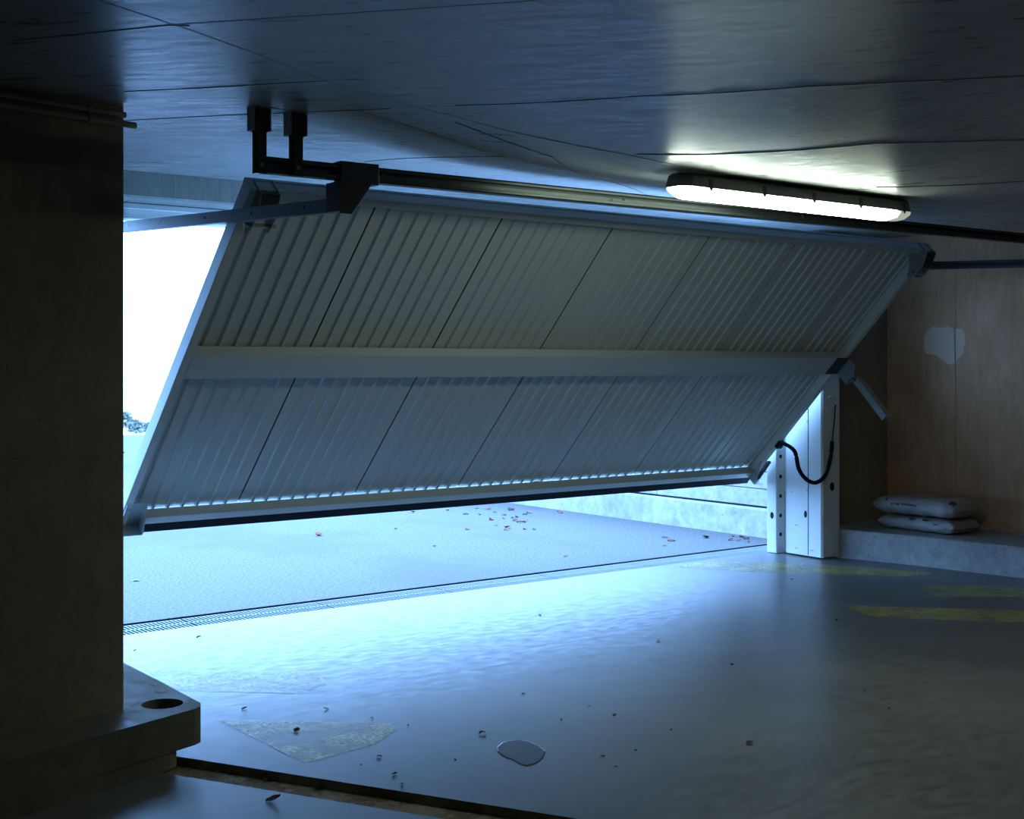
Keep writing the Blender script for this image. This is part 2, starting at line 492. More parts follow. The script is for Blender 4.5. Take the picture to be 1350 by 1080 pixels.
def joint(pts, w, mat, depth=0.002):
    w *= 0.75
    P = [at_ceil(*p) for p in pts]; Q = []
    for a, b in zip(P[:-1], P[1:]):
        n = max(2, int((b - a).length / 0.12))
        Q += [a.lerp(b, k / n) for k in range(n)]
    Q.append(P[-1])
    m = MB(); v = []; f = []
    for i, p in enumerate(Q):
        d = (Q[min(i + 1, len(Q) - 1)] - Q[max(i - 1, 0)]); d.z = 0; d.normalize()
        s = Vector((-d.y, d.x, 0)); ww = w * (0.75 + 0.5 * noise.noise(p * 9))
        zc = ceil_z(p.x, p.y)
        for k, (o, dz) in enumerate(((-ww, 0.001), (-ww * .3, -depth), (ww * .3, -depth), (ww, 0.001))):
            q = p + s * o
            v.append((q.x, q.y, zc + dz))
        if i:
            for k in range(3):
                f.append(((i - 1) * 4 + k, (i - 1) * 4 + k + 1, i * 4 + k + 1, i * 4 + k))
    m.add(v, f); m.build('formwork_joint', mat, ceil_o)
joint([(20, 53), (222, 33), (250, 34)], .006, M_JOINT)
joint([(222, 33), (450, 18), (680, 2.5), (720, -1)], .011, M_RIDGE, 0.001)
joint([(126, -1), (252, 40), (428, 106), (529, 136), (667, 172), (822, 203), (890, 217)], .009, M_RIDGE, 0.001)
joint([(164, 120.5), (300, 114), (433, 106)], .007, M_JOINT)
joint([(163, 159), (345, 150), (514, 143)], .006, M_JOINT)
joint([(600, 139), (835, 127), (1061, 114), (1200, 107), (1350, 100)], .006, M_JOINT)
joint([(480, 213), (665, 206)], .006, M_JOINT)
joint([(839, 203), (1155, 189), (1350, 184)], .005, M_JOINT)
joint([(1155, 247), (1350, 239)], .006, M_JOINT)
joint([(473, 146), (600, 186), (663, 207)], .008, M_RIDGE, 0.001)
joint([(600, 161), (728, 207), (861, 261)], .006, M_JOINT)

# ---- the pier on the left with its plinth
pc = Vector((1.847, 4.812)); pd = Vector((-0.976, -0.216)).normalized(); pn = Vector((-0.216, 0.976)).normalized()
q = [pc, pc + pd * 3.0, pc + pd * 3.0 + pn * 0.55, pc + pn * 0.55]
struct(MB().prism([(p.x, p.y) for p in q], -0.02, 2.62).build('wall_pier', M_PIER, bevel=0.008), 'dark brown concrete pier standing on a plinth')
pj = MB()
a3 = pc + pd * 0.0 - pn * 0.001; b3 = pc + pd * 2.9 - pn * 0.001
pj.add([(a3.x, a3.y, 1.166), (b3.x, b3.y, 1.166), (b3.x, b3.y, 1.170), (a3.x, a3.y, 1.170)], [(0, 1, 2, 3)])
pj.build('pour_joint', M_CHANNEL, bpy.data.objects['wall_pier'])
# plinth: a slab with a round hole, undercut at the corner over the gutter
outer = [(2.105, 4.70), (2.085, 4.655), (2.05, 4.632), (1.268, 4.385), (-0.6, 3.80), (-1.2, 5.6), (2.124, 5.56)]
hc = at(214, 928, 0.2); hr = 0.078
hole = [(hc.x + hr * math.cos(t * 2 * math.pi / 28), hc.y + hr * math.sin(t * 2 * math.pi / 28)) for t in range(28)]
bm = bmesh.new()
def loop(pts, z):
    v = [bm.verts.new((x, y, z)) for x, y in pts]
    e = [bm.edges.new((v[i], v[(i + 1) % len(v)])) for i in range(len(v))]
    return v, e
ZL = 0.062
ov, oe = loop(outer, 0.2); hv, he = loop(hole, 0.2)
bmesh.ops.triangle_fill(bm, edges=oe + he, use_beauty=True)
bv = [bm.verts.new((x, y, ZL)) for x, y in outer]
for i in range(len(ov)):
    j = (i + 1) % len(ov); bm.faces.new((ov[i], ov[j], bv[j], bv[i]))
bm.faces.new(bv)
hb = [bm.verts.new((x, y, ZL + 0.02)) for x, y in hole]
for i in range(len(hv)):
    j = (i + 1) % len(hv); bm.faces.new((hv[j], hv[i], hb[i], hb[j]))
bm.faces.new(hb)
inner = [(2.075, 5.3), (1.975, 4.625), (1.94, 4.60), (1.268, 4.385), (-0.6, 3.80), (-1.2, 5.6), (2.09, 5.56)]
iv = [bm.verts.new((x, y, ZL)) for x, y in inner]; ib = [bm.verts.new((x, y, 0)) for x, y in inner]
for i in range(len(iv)):
    j = (i + 1) % len(iv); bm.faces.new((iv[i], iv[j], ib[j], ib[i]))
bmesh.ops.recalc_face_normals(bm, faces=bm.faces)
me = bpy.data.meshes.new('plinth'); bm.to_mesh(me); bm.free()
struct(link('baseboard_pier', me, M_PLINTH), 'concrete plinth with a round hole at the foot of the pier')

# conduits along the head of the pier
def conduit(zc, off, r, end, label):
    t = empty('conduit_pipe', (pc.x, pc.y, zc))
    n3 = Vector((-pn.x, -pn.y, 0)); d3 = Vector((pd.x, pd.y, 0))
    p0 = n3 * (off) - d3 * end
    path = [p0, p0 + d3 * 0.05, n3 * off + d3 * 1.5, n3 * off + d3 * 2.9]
    MB().tube(path, r, 12).build('pipe', M_PVC, t, smooth=True)
    for a in (0.16, 0.75, 1.35):
        c = n3 * off + d3 * a
        MB().tube([c - d3 * .008, c + d3 * .008], r * 1.25, 12).build('clip', M_PVC, t)
    tag(t, label, 'pipe', 'conduits at the head of the pier')
conduit(2.409, 0.019, 0.013, 0.035, 'grey plastic conduit under another one along the pier, poking past its corner')
conduit(2.443, 0.019, 0.012, -0.01, 'grey plastic conduit tight under the ceiling along the pier')

# ================================================================== THE TILTING GATE
DX0, DY0, DZ0, TH, DW, DH = 2.6747, 7.1387, 0.656, 0.7686, 5.2205, 2.3678
door = empty('garage_door', (DX0, DY0, DZ0), (TH, 0, 0))      # local z runs up the leaf, -y is the garage side
tag(door, 'half-open grey metal tilting gate with ribbed panels', 'garage door')
FD0, FD1 = -0.080, -0.014
SW = 0.045
MB().box(0, SW, FD0, 0.0, 0, DH).build('stile', M_FRAME, door, bevel=0.002)
MB().box(DW - SW, DW, FD0, 0.0, 0, DH).build('stile', M_FRAME, door, bevel=0.002)
MB().box(SW, DW - SW, FD0, FD1, DH - 0.045, DH).add([], []).build('top_rail', M_FRAME, door, bevel=0.003)
MB().box(0.0, DW, FD1, 0.004, DH - 0.02, DH + 0.004).build('top_cap', M_FRAME, door, bevel=0.002)
MB().box(SW, DW - SW, FD0, FD1, 1.15, 1.322).build('middle_rail', M_FRAME, door, bevel=0.003)
MB().box(0.125, DW - SW, FD0, FD1, 0.0, 0.055).build('bottom_rail', M_FRAME, door, bevel=0.003)
# seams between the sheets
seam = [0.0] + [0.745 + 0.795 * k for k in range(6)] + [DW]
PITCH = 0.795 / 9
def sheet(w, h, first, lip=True):
    """pressed steel sheet: flats at y=0, narrow ribs standing proud towards the garage"""
    prof = [(0.005, 0.005), (0.005, 0.0)] if lip else [(0.001, 0.0)]
    x = first
    while x < w - 0.03:
        prof += [(x - 0.013, 0.0), (x - 0.006, -0.0125), (x + 0.006, -0.0125), (x + 0.013, 0.0)]
        x += PITCH
    prof += [(w - 0.006, 0.0), (w - 0.006, 0.005)]
    m = MB(); n = len(prof)
    v = [(a, b, 0) for a, b in prof] + [(a, b, h) for a, b in prof]
    f = [(i, i + 1, n + i + 1, n + i) for i in range(n - 1)]
    m.add(v, f)
    return m.mesh('panel')
for zb, zt in ((1.235, DH - 0.005), (0.044, 1.232)):
    std = sheet(0.795, zt - zb, PITCH)
    for k in range(7):
        w = seam[k + 1] - seam[k]
        if k == 0: me = sheet(w, zt - zb, 0.745 - 8 * PITCH, False)
        elif k == 6: me = sheet(w, zt - zb, PITCH)
        else: me = std
        o = link('panel', me, M_DOOR, door)
        sd = o.modifiers.new('sheet_thickness', 'SOLIDIFY'); sd.thickness = 0.001
        o.location = (seam[k], 0.0, zb)
# outer backing strip at each joint, black to paint in the gap's shade
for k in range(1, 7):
    MB().box(seam[k] - 0.012, seam[k] + 0.012, 0.0055, 0.008, 0.052, DH - 0.005).build('gap_shade_strip', M_RUBBER_SHADE, door)
# rubber seal under the bottom rail
seal = MB().prism([(-0.060, 0.0), (-0.028, 0.0), (-0.030, -0.04), (-0.016, -0.094), (-0.028, -0.097), (-0.040, -0.055), (-0.060, -0.085), (-0.068, -0.085), (-0.062, -0.02)], 0.135, DW - 0.01, 'X')
seal.build('rubber_seal', M_RUBBER_SHADE, door)
# rolling brackets at the two upper corners, and the folded corner brackets below
def corner_bracket(x0, x1, name='roller_bracket'):
    poly = [(-0.02, DH + 0.012), (-0.125, DH + 0.012), (-0.165, DH - 0.09), (-0.155, DH - 0.185), (-0.115, DH - 0.225), (-0.075, DH - 0.15), (-0.02, DH - 0.10)]
    b = MB()
    b.prism(poly, x0, x0 + 0.004, 'X'); b.prism(poly, x1 - 0.004, x1, 'X')
    br = b.build(name, M_GALV, door)
    MB().prism([(-0.125, DH + 0.012), (-0.165, DH - 0.09), (-0.161, DH - 0.092), (-0.121, DH + 0.009)], x0 + 0.004, x1 - 0.004, 'X').build('face_plate', M_DARKSTEEL, br)
    MB().tube([(x0 - 0.03, -0.135, DH - 0.165), (x1 + 0.03, -0.135, DH - 0.165)], 0.010, 10).build('axle', M_GALV, br)
    return br
corner_bracket(0.035, 0.135)
corner_bracket(DW - 0.115, DW - 0.015)
def foot_bracket(x0, x1, flip):
    b = MB()
    b.box(x0, x1, FD0 + 0.004, FD0 + 0.008, 0.0, 0.185)           # plate on the leaf
    b.box(x0, x1, FD0 - 0.075, FD0 + 0.006, 0.0, 0.004)          # shelf
    xs = x1 if not flip else x0
    b.prism([(FD0 + 0.006, 0.0), (FD0 - 0.075, 0.0), (FD0 - 0.075, 0.03), (FD0 - 0.01, 0.185), (FD0 + 0.006, 0.185)], xs - 0.003, xs + 0.001, 'X')
    xo = x0 if not flip else x1
    b.prism([(FD0 + 0.006, 0.0), (FD0 - 0.025, 0.0), (FD0 - 0.012, 0.185), (FD0 + 0.006, 0.185)], xo - 0.002, xo + 0.002, 'X')
    br = b.build('foot_bracket', M_GALV, door, bevel=0.001)
    MB().box(x0, x1, 0.0 - 0.07, 0.002, -0.012, 0.0).build('shoe', M_DARKSTEEL, br)
    MB().disc((x0 + 0.03, FD0 + 0.004, 0.14), (0, -1, 0), 0.009, 0.009, 8, 0.006).build('bolt', M_GALV, br)
foot_bracket(0.008, 0.125, False)
foot_bracket(DW - 0.065, DW + 0.045, True)
# pivot block and arm at the right end of the middle rail
pv = MB().prism([(FD0 - 0.002, 1.165), (FD0 - 0.01, 1.165), (FD0 - 0.01, 1.325), (FD0 - 0.002, 1.325)], DW - 0.125, DW + 0.012, 'X').build('pivot_plate', M_DARKSTEEL, door)
blk = MB().prism([(0.0, 1.175), (FD0 - 0.13, 1.165), (FD0 - 0.15, 1.24), (FD0 - 0.08, 1.325), (0.0, 1.325)], DW + 0.002, DW + 0.010, 'X')
blk.box(DW - 0.028, DW + 0.010, FD0 - 0.135, FD0 - 0.13, 1.17, 1.25)
blk.build('pivot_block', M_GALV, door)
# arm: a channel hanging from the block, built in world coordinates then taken into the leaf's frame
inv = (Matrix.Translation((DX0, DY0, DZ0)) @ Matrix.Rotation(TH, 4, 'X')).inverted()
pa, pb = inv @ on_x(1130, 500, 7.905), inv @ on_x(1169, 551, 7.905)
arm = MB().channel(pa, pb, 0.052, 0.060, -1, 0.004, up=(1, 0, 0)).build('pivot_arm', M_GALV, door)
MB().tube([pa - Vector((0.035, 0, 0)), pa + Vector((0.035, 0, 0))], 0.017, 12).build('hub', M_DARKSTEEL, arm)
lp = inv @ on_x(1122, 505, 7.90)
MB().bar(pa, lp, 0.02, 0.014).build('latch', M_DARKSTEEL, arm)

# ================================================================== GATE FRAME (posts and header)
fr = empty('gate_frame', (OX0, 6.75, 0))
tag(fr, 'white metal gate frame with boxed posts and header', 'door frame')
def L(p): return (p[0] - OX0, p[1] - 6.75)
def post(mir):
    def mx(x): return x if not mir else (OX0 + 8.0 - x)
    main = [(8.065, 6.93), (8.065, 6.885), (8.045, 6.86), (8.018, 6.86), (8.0, 6.50), (8.015, 6.485), (8.030, 6.497), (8.212, 6.49), (8.212, 7.015), (8.065, 7.015)]
    p = MB().prism([L((mx(x), y)) for x, y in main], 0.012, 2.40).build('post', M_WHITE, fr, bevel=0.002)
    fl = [(7.972, 7.018), (7.972, 6.925), (7.978, 6.918), (8.066, 6.918), (8.066, 7.018)]
    g = MB().prism([L((mx(x), y)) for x, y in fl], 0.004, 2.38).build('guide_flange', M_WHITE, p, bevel=0.002)
    s = 1 if not mir else -1
    xx, yy = L((mx(8.02), 6.915))
    for zz in (0.15, 0.30, 0.455, 0.61, 0.77, 0.93, 1.09):
        MB().disc((xx, yy + 0.003, zz), (0, -1, 0), 0.016, 0.016).build('hole', M_HOLE, p)
    xx, yy = L((mx(7.972), 6.965))
    MB().disc((xx, yy, 0.30), (-s, 0, 0), 0.018, 0.027).build('slot', M_HOLE, p)
    xx, yy = L((mx(8.0065), 6.655))
    MB().disc((xx + 0.001 * s, yy, 0.335), (-s, 0, 0), 0.015, 0.028).build('slot', M_HOLE, p)
    xx, yy = L((mx(8.0060), 6.628))
    MB().box(min(xx, xx - 0.0015 * s), max(xx, xx - 0.0015 * s), yy - 0.0025, yy + 0.0025, 0.02, 2.38).build('cover_seam', M_HOLE, p)
    for (y_, z_) in ((6.64, 0.52), (6.64, 1.06), (6.64, 1.13), (6.58, 0.06), (6.60, 0.06), (6.74, 0.06), (6.76, 0.06), (6.74, 0.24), (6.76, 0.24), (6.80, 0.50)):
        x_ = 8.0 + (y_ - 6.50) * 0.05
        xx, yy = L((mx(x_), y_))
        MB().disc((xx + 0.001 * s, yy, z_), (-s, 0, 0), 0.006, 0.006, 8, 0.003).build('screw', M_GALV, p)
    xx, yy = L((mx(8.125), 6.4935))
    MB().disc((xx, yy - 0.0005, 0.555), (0, -1, 0), 0.026, 0.034).build('knockout', M_HOLE, p)
    return p
post(False); post(True)
hd = MB().box(*[v - OX0 for v in (OX0 - 0.2, 8.2)], 6.74 - 6.75, 6.95 - 6.75, 2.335, 2.40)
hd = hd.build('header', M_WHITE, fr, bevel=0.003)
MB().box(-0.2, 8.2 - OX0, 0.03, 0.18, 2.285, 2.335).build('lower_lip', M_WHITE, hd, bevel=0.003)
MB().box(-0.2, 8.2 - OX0, -0.012, -0.008, 2.362, 2.366).build('groove', M_RAIL, hd)

# ================================================================== OVERHEAD RAILS
CY = 4.45
def cz(x): return 2.251 + 0.0055 * (x - 2.3)
XL, XR = 2.615, 7.945
rs = empty('overhead_rail_set', (2.3, CY, 2.2)); org = Vector((2.3, CY, 2.2))
tag(rs, 'dark steel crossbar on ceiling hangers with gate guide rails', 'guide rail')
def R(p): return Vector(p) - org
cb = MB().channel(R((2.235, CY, cz(2.235))), R((8.95, CY, cz(8.95))), 0.045, 0.062, 1, 0.004).build('crossbar', M_CROSS, rs, bevel=0.004)
# sleeve joint and bolt heads on the crossbar
MB().bar(R((2.56, CY - 0.003, cz(2.56))), R((2.735, CY - 0.003, cz(2.735))), 0.055, 0.084).build('sleeve', M_CROSS, cb, bevel=0.003)
for x in (2.76, 3.14, 4.05, 5.30, 7.35):
    MB().disc(R((x, CY - 0.0225, cz(x))), (0, -1, 0), 0.009, 0.009, 10, 0.003).build('bolt', M_DARKSTEEL, cb)
MB().bar(R((4.99, CY - 0.0235, cz(5) - 0.036)), R((4.99, CY - 0.0235, cz(5) + 0.0)), 0.004, 0.003, up=(0, 1, 0)).build('joint_mark', M_DARKSTEEL, cb)
# guide rails
for xr, z0, z1 in ((XL, 2.133, 2.241), (XR, 2.160, 2.255)):
    y0, y1 = CY - 0.02, 6.85
    if xr == XR: z1 = 2.255
    sgn = 1 if xr == XL else -1
    g = MB().channel(R((xr, y0 + 0.06, z0)), R((xr, y1, z1)), 0.038, 0.055, sgn, 0.003).build('guide_rail', M_RAIL, rs)
    for k in range(5):
        f = 0.12 + 0.2 * k
        side = -1
        p = Vector((xr - 0.0195, y0 + 0.06 + (y1 - y0) * f, z0 + (z1 - z0) * f + 0.004))
        MB().disc(R(p), (-1, 0, 0), 0.007, 0.007, 8, 0.001).build('rail_hole', M_WHITEPVC if xr == XL and k > 2 else M_HOLE, g)
    # gusset joining rail and crossbar
    xa = xr - 0.055
    gz = cz(xr) - 0.036
    gs = MB().prism([(xa - 2.3, gz - 2.2), (xa + 0.145 - 2.3, gz - 2.2), (xa + 0.050 - 2.3, z0 - 0.043 - 2.2), (xa - 2.3, z0 - 0.043 - 2.2)], -0.028, -0.024, 'Y')
    gs.box(xa - 2.3, xa + 0.004 - 2.3, -0.024, 0.085, z0 - 0.03 - 2.2, gz - 2.2)
    gs.build('gusset', M_DARKSTEEL, rs)
# hangers
for x in (2.222, 2.365):
    y = CY - 0.028 if x < 2.3 else CY - 0.045
    zc = ceil_z(x, CY)
    h = MB()
    h.box(x - .022 - 2.3, x + .022 - 2.3, y - CY - .0, y - CY + .004, cz(x) - 0.036 - 2.2, zc - 0.01 - 2.2)
    h.box(x - .022 - 2.3, x - .018 - 2.3, y - CY, y - CY + .03, cz(x) - 0.036 - 2.2, zc - 0.01 - 2.2)
    h.box(x + .018 - 2.3, x + .022 - 2.3, y - CY, y - CY + .03, cz(x) + 0.04 - 2.2, zc - 0.01 - 2.2)
    hg = h.build('hanger', M_DARKSTEEL, rs)
    s = MB()
    s.box(x - .036 - 2.3, x - .030 - 2.3, y - CY - .01, y - CY + .045, zc - 0.088 - 2.2, zc - 2.2)
    s.box(x + .030 - 2.3, x + .036 - 2.3, y - CY - .01, y - CY + .045, zc - 0.088 - 2.2, zc - 2.2)
    s.box(x - .036 - 2.3, x + .036 - 2.3, y - CY + .041, y - CY + .045, zc - 0.088 - 2.2, zc - 2.2)
    s.build('ceiling_bracket', M_GALV, hg)
    MB().box(x - .030 - 2.3, x + .075 - 2.3, y - CY - .03, y - CY + .06, zc - 0.006 - 2.2, zc + 0.002 - 2.2).build('base_plate', M_GALV, hg)
    MB().disc(R((x, y, cz(x) - 0.005)), (0, -1, 0), 0.010, 0.010, 10, 0.005).build('bolt', M_GALV, hg)

# ================================================================== FLUORESCENT LAMP
LX0, LX1, LY, LZT = 3.81, 5.392, 3.87, 2.295
lamp = empty('fluorescent_lamp', (LX0, LY, LZT))
tag(lamp, 'lit fluorescent batten lamp with white diffuser under the ceiling', 'ceiling lamp')
LL = LX1 - LX0
def oct_plan(w, z, c0, x0=0.0, x1=None):
    x1 = LL if x1 is None else x1
    c = c0
    return [(x0 + c, -w, z), (x1 - c, -w, z), (x1, -w + c * 0.7, z), (x1, w - c * 0.7, z), (x1 - c, w, z), (x0 + c, w, z), (x0, w - c * 0.7, z), (x0, -w + c * 0.7, z)]
def loft(rings):
    m = MB(); v = [p for r in rings for p in r]; n = len(rings[0]); f = []
    for i in range(len(rings) - 1):
        for k in range(n):
            f.append((i * n + k, i * n + (k + 1) % n, (i + 1) * n + (k + 1) % n, (i + 1) * n + k))
    f += [tuple(range(n)), tuple(range((len(rings) - 1) * n, len(rings) * n))]
    m.add(v, f)
    return m
loft([oct_plan(0.052, 0.0, 0.045, 0.02, LL - 0.02), oct_plan(0.066, -0.012, 0.05, 0.01, LL - 0.01), oct_plan(0.070, -0.052, 0.05), oct_plan(0.072, -0.058, 0.05)]).build('housing', M_LAMPBODY, lamp, bevel=0.002)
lens = loft([oct_plan(0.069, -0.058, 0.05, 0.004, LL - 0.10), oct_plan(0.066, -0.070, 0.05, 0.006, LL - 0.10), oct_plan(0.050, -0.092, 0.05, 0.03, LL - 0.12), oct_plan(0.028, -0.100, 0.03, 0.05, LL - 0.14)])
lens.build('diffuser', M_LENS, lamp, bevel=0.004)
loft([oct_plan(0.069, -0.0575, 0.04, LL - 0.16, LL - 0.003), oct_plan(0.064, -0.070, 0.04, LL - 0.16, LL - 0.006), oct_plan(0.047, -0.090, 0.04, LL - 0.16, LL - 0.03), oct_plan(0.026, -0.098, 0.02, LL - 0.15, LL - 0.06)]).build('diffuser_end', M_LENSEND, lamp, bevel=0.004)
for k in range(5):
    x = 0.16 + k * (LL - 0.26) / 4
    for s in (-1, 1):
        c = MB()
        c.box(x - 0.010, x + 0.010, s * 0.071 - 0.003, s * 0.071 + 0.003, -0.062, -0.022)
        c.box(x - 0.006, x + 0.006, s * 0.070 - 0.004, s * 0.070 + 0.004, -0.070, -0.060)
        c.build('clip', M_CLIP, lamp)
for x in (0.45, LL - 0.45):
    zz = ceil_z(LX0 + x, LY) - LZT
    MB().box(x - 0.02, x + 0.02, -0.03, 0.03, -0.002, max(0.004, zz + 0.004)).build('mounting_pad', M_LAMPBODY, lamp)

# ================================================================== FLEX CABLE
cbl = empty('door_cable', (8.0, 6.48, 0.5)); co = Vector((8.0, 6.48, 0.5))
tag(cbl, 'black looped flexible cable between the gate leaf and its post', 'cable')
DM = Matrix.Translation((DX0, DY0, DZ0)) @ Matrix.Rotation(TH, 4, 'X')
pl = DM @ Vector((DW - 0.022, FD0 - 0.030, 0.415))
m = MB(); bx = MB().box(-0.030, 0.030, -0.016, 0.016, -0.032, 0.032)
m.add([DM @ (Vector(p) + Vector((DW - 0.030, FD0 - 0.017, 0.400))) - co for p in bx.v], bx.f)
m.build('junction_box', M_RUBBER_SHADE, cbl, bevel=0.003)
def onY(px, py, Y):
    a = (px - 675) / F_PX; b = (HOR - py) / F_PX
    t = Y / (SP - a * CP)
    return Vector(((CP + a * SP) * t, Y, EYE + b * t))
keys = [pl + Vector((0.0, -0.01, 0.01)), onY(1047.5, 595, 6.48), onY(1053, 618, 6.44), onY(1063, 632, 6.43), onY(1075, 636.5, 6.43), onY(1086, 629, 6.44), onY(1093, 612, 6.455), onY(1096.5, 592, 6.475), onY(1097, 582, 6.478)]
def spline(k, n=8):
    out = []
    for i in range(len(k) - 1):
        p0, p1, p2, p3 = k[max(i - 1, 0)], k[i], k[i + 1], k[min(i + 2, len(k) - 1)]
        for j in range(n):
            t = j / n
            out.append(0.5 * ((2 * p1) + (p2 - p0) * t + (2 * p0 - 5 * p1 + 4 * p2 - p3) * t * t + (3 * p1 - p0 - 3 * p2 + p3) * t ** 3))
    out.append(k[-1])
    return out
MB().tube([p - co for p in spline(keys)], 0.0155, 10).build('flex_sleeve', M_RUBBER_SHADE, cbl, smooth=True)
kk = [onY(1097, 583, 6.483), onY(1099.5, 560, 6.484), onY(1101.5, 533, 6.484)]
MB().tube([p - co for p in spline(kk)], 0.0045, 8).build('thin_cable', M_RUBBER_SHADE, cbl, smooth=True)
kk = [onY(1101.5, 533, 6.482), onY(1101, 527, 6.478), onY(1097, 523.5, 6.478), onY(1093, 523.5, 6.482)]
MB().tube([p - co for p in spline(kk)], 0.011, 8).build('elbow', M_WHITEPVC, cbl, smooth=True)

# ================================================================== BAGS ON THE KERB
def bag(loc, rot, length, width, height, seedv, label, prints):
    t = empty('salt_bag', loc, (0, 0, rot))
    NU, NV = 36, 24
    v, f = [], []
    for i in range(NU + 1):
        u = -1 + 2 * i / NU
        e = max(0.0, 1 - abs(u) ** 5.0) ** 0.5
        pinch = 0.12 + 0.88 * max(0.0, 1 - abs(u) ** 11) ** 0.55
        for j in range(NV):
            a = 2 * math.pi * j / NV
            ca, sa = math.cos(a), math.sin(a)
            y = math.copysign(abs(ca) ** 0.55, ca) * width / 2 * (0.90 + 0.10 * e)
            zz = math.copysign(abs(sa) ** 0.75, sa) * height / 2 * pinch
            w = noise.noise(Vector((u * 4 + seedv, ca * 2.5, sa * 2.5))) * 0.012 + noise.noise(Vector((u * 11 + seedv, ca * 6, sa * 6))) * 0.006
            k = 1 + w / (height / 2) * 0.6
            zz = zz * k + (noise.noise(Vector((u * 2.2, y * 6, seedv))) * 0.012 if sa > 0.1 else 0)
            zz = max(zz, -height / 2)
            v.append((u * length / 2 + w, y * k, zz + height / 2))
    for i in range(NU):
        for j in range(NV):
            f.append((i * NV + j, i * NV + (j + 1) % NV, (i + 1) * NV + (j + 1) % NV, (i + 1) * NV + j))
    f += [tuple(range(NV - 1, -1, -1)), tuple(range(NU * NV, NU * NV + NV))]
    body = MB().add(v, f).build('sack', M_BAG, t, smooth=True)
    # flat welded ends
    for s in (-1, 1):
        MB().box(s * length / 2 - 0.018, s * length / 2 + 0.018, -width * 0.40, width * 0.40, height * 0.47, height * 0.53).build('welded_end', M_BAG, t, bevel=0.002)
    # printed marks wrapped on the long side facing the room
    for (u0, u1, a0, a1) in prints:
        pv, pf = [], []
        for i in range(5):
            u = u0 + (u1 - u0) * i / 4
            for j in range(4):
                a = math.radians(180 - (a0 + (a1 - a0) * j / 3))
                ii = (u + 1) / 2 * NU; jj = (a / (2 * math.pi) * NV) % NV
                i0 = min(int(ii), NU - 1); fu = ii - i0; j0 = int(jj); fv = jj - j0
                def g(x, y): return Vector(v[x * NV + y % NV])
                p = g(i0, j0).lerp(g(i0 + 1, j0), fu).lerp(g(i0, j0 + 1).lerp(g(i0 + 1, j0 + 1), fu), fv)
                c = Vector((p.x, 0, height / 2)); p = p + (p - c).normalized() * 0.0035
                pv.append(p)
        for i in range(4):
            for j in range(3):
                pf.append((i * 4 + j, i * 4 + j + 1, (i + 1) * 4 + j + 1, (i + 1) * 4 + j))
        MB().add(pv, pf).build('print', M_PRINT, body)
    tag(t, label, 'bag', 'plastic sacks on the kerb')
    return t
words = [(-0.50, -0.46), (-0.45, -0.42), (-0.38, -0.34), (-0.335, -0.30)] + [(-0.25 + 0.052 * k, -0.25 + 0.052 * k + 0.042) for k in range(7)]
bag((8.70, 6.03, 0.220), math.radians(-91), 0.70, 0.36, 0.112, 3.1, 'crumpled white plastic sack lying flat under another sack on the kerb', [(-0.15, 0.02, 30, 52), (0.2, 0.34, 28, 46), (0.5, 0.62, 12, 20), (-0.4, -0.36, 40, 52)])
bag((8.69, 6.045, 0.340), math.radians(-88), 0.73, 0.37, 0.138, 8.7, 'crumpled white plastic sack on top of another sack, with dark print', [(a, b, 4, 12) for a, b in words] + [(0.80, 0.93, 40, 70), (-0.66, -0.61, 22, 36)])

# ================================================================== PUDDLE, LEAVES, LITTER
pts = [(655, 985), (662, 979), (672, 976.5), (685, 975.5), (698, 978), (712, 984), (720, 991), (716, 1001), (706, 1008), (694, 1010.5), (684, 1007.5), (680, 1004), (675, 1001.5), (668, 1000), (661, 996), (655, 991)]
w = [at(*p) for p in pts]; c = sum(w, Vector()) / len(w)
v = [(0, 0, 0.0022)] + [((p.x - c.x) * 0.94, (p.y - c.y) * 0.94, 0.0022) for p in w] + [(p.x - c.x, p.y - c.y, 0.0004) for p in w]
n = len(w)
f = [(0, 1 + i, 1 + (i + 1) % n) for i in range(n)] + [(1 + i, 1 + n + i, 1 + n + (i + 1) % n, 1 + (i + 1) % n) for i in range(n)]
pud = MB().add(v, f).build('puddle', M_WATER); pud.location = (c.x, c.y, 0)
tag(pud, 'small puddle of water on the garage floor', 'puddle')

def leaf_mesh(sd):
    r = random.Random(sd); m = MB()
    n = 7; v, f = [], []
    for i in range(n):
        t = i / (n - 1); ww = 0.42 * math.sin(math.pi * min(1, t * 0.92 + 0.04)) ** 0.8 * (1 + 0.25 * r.uniform(-1, 1))
        x = t - 0.5; zc = 0.10 + 0.16 * math.sin(t * 3.1 + sd) * r.uniform(0.6, 1)
        v += [(x, -ww, zc + 0.14), (x, 0, zc), (x, ww, zc + 0.12)]
    for i in range(n - 1):
        for k in range(2):
            f.append((i * 3 + k, i * 3 + k + 1, (i + 1) * 3 + k + 1, (i + 1) * 3 + k))
    m.add(v, f)
    zmin = min(p[2] for p in m.v)
    m.v = [(x, y, z - zmin) for x, y, z in m.v]
    return m.mesh('leaf_blade')
LM = [leaf_mesh(k) for k in range(4)]
LMR = [l.copy() for l in LM]
for l in LM: l.materials.append(M_LEAF)
for l in LMR: l.materials.append(M_LEAFRED)
def leaf(p, size, red, label, group, z=0.0):
    o = bpy.data.objects.new('dry_leaf', random.choice(LMR if red else LM)); COL.objects.link(o)
    o.location = (p.x, p.y, z + 0.0005); o.scale = (size,) * 3
    o.rotation_euler = (0, 0, random.uniform(0, 6.28))
    tag(o, label, 'leaf', group)
FL = 'small dark dry leaf lying on the concrete garage floor'
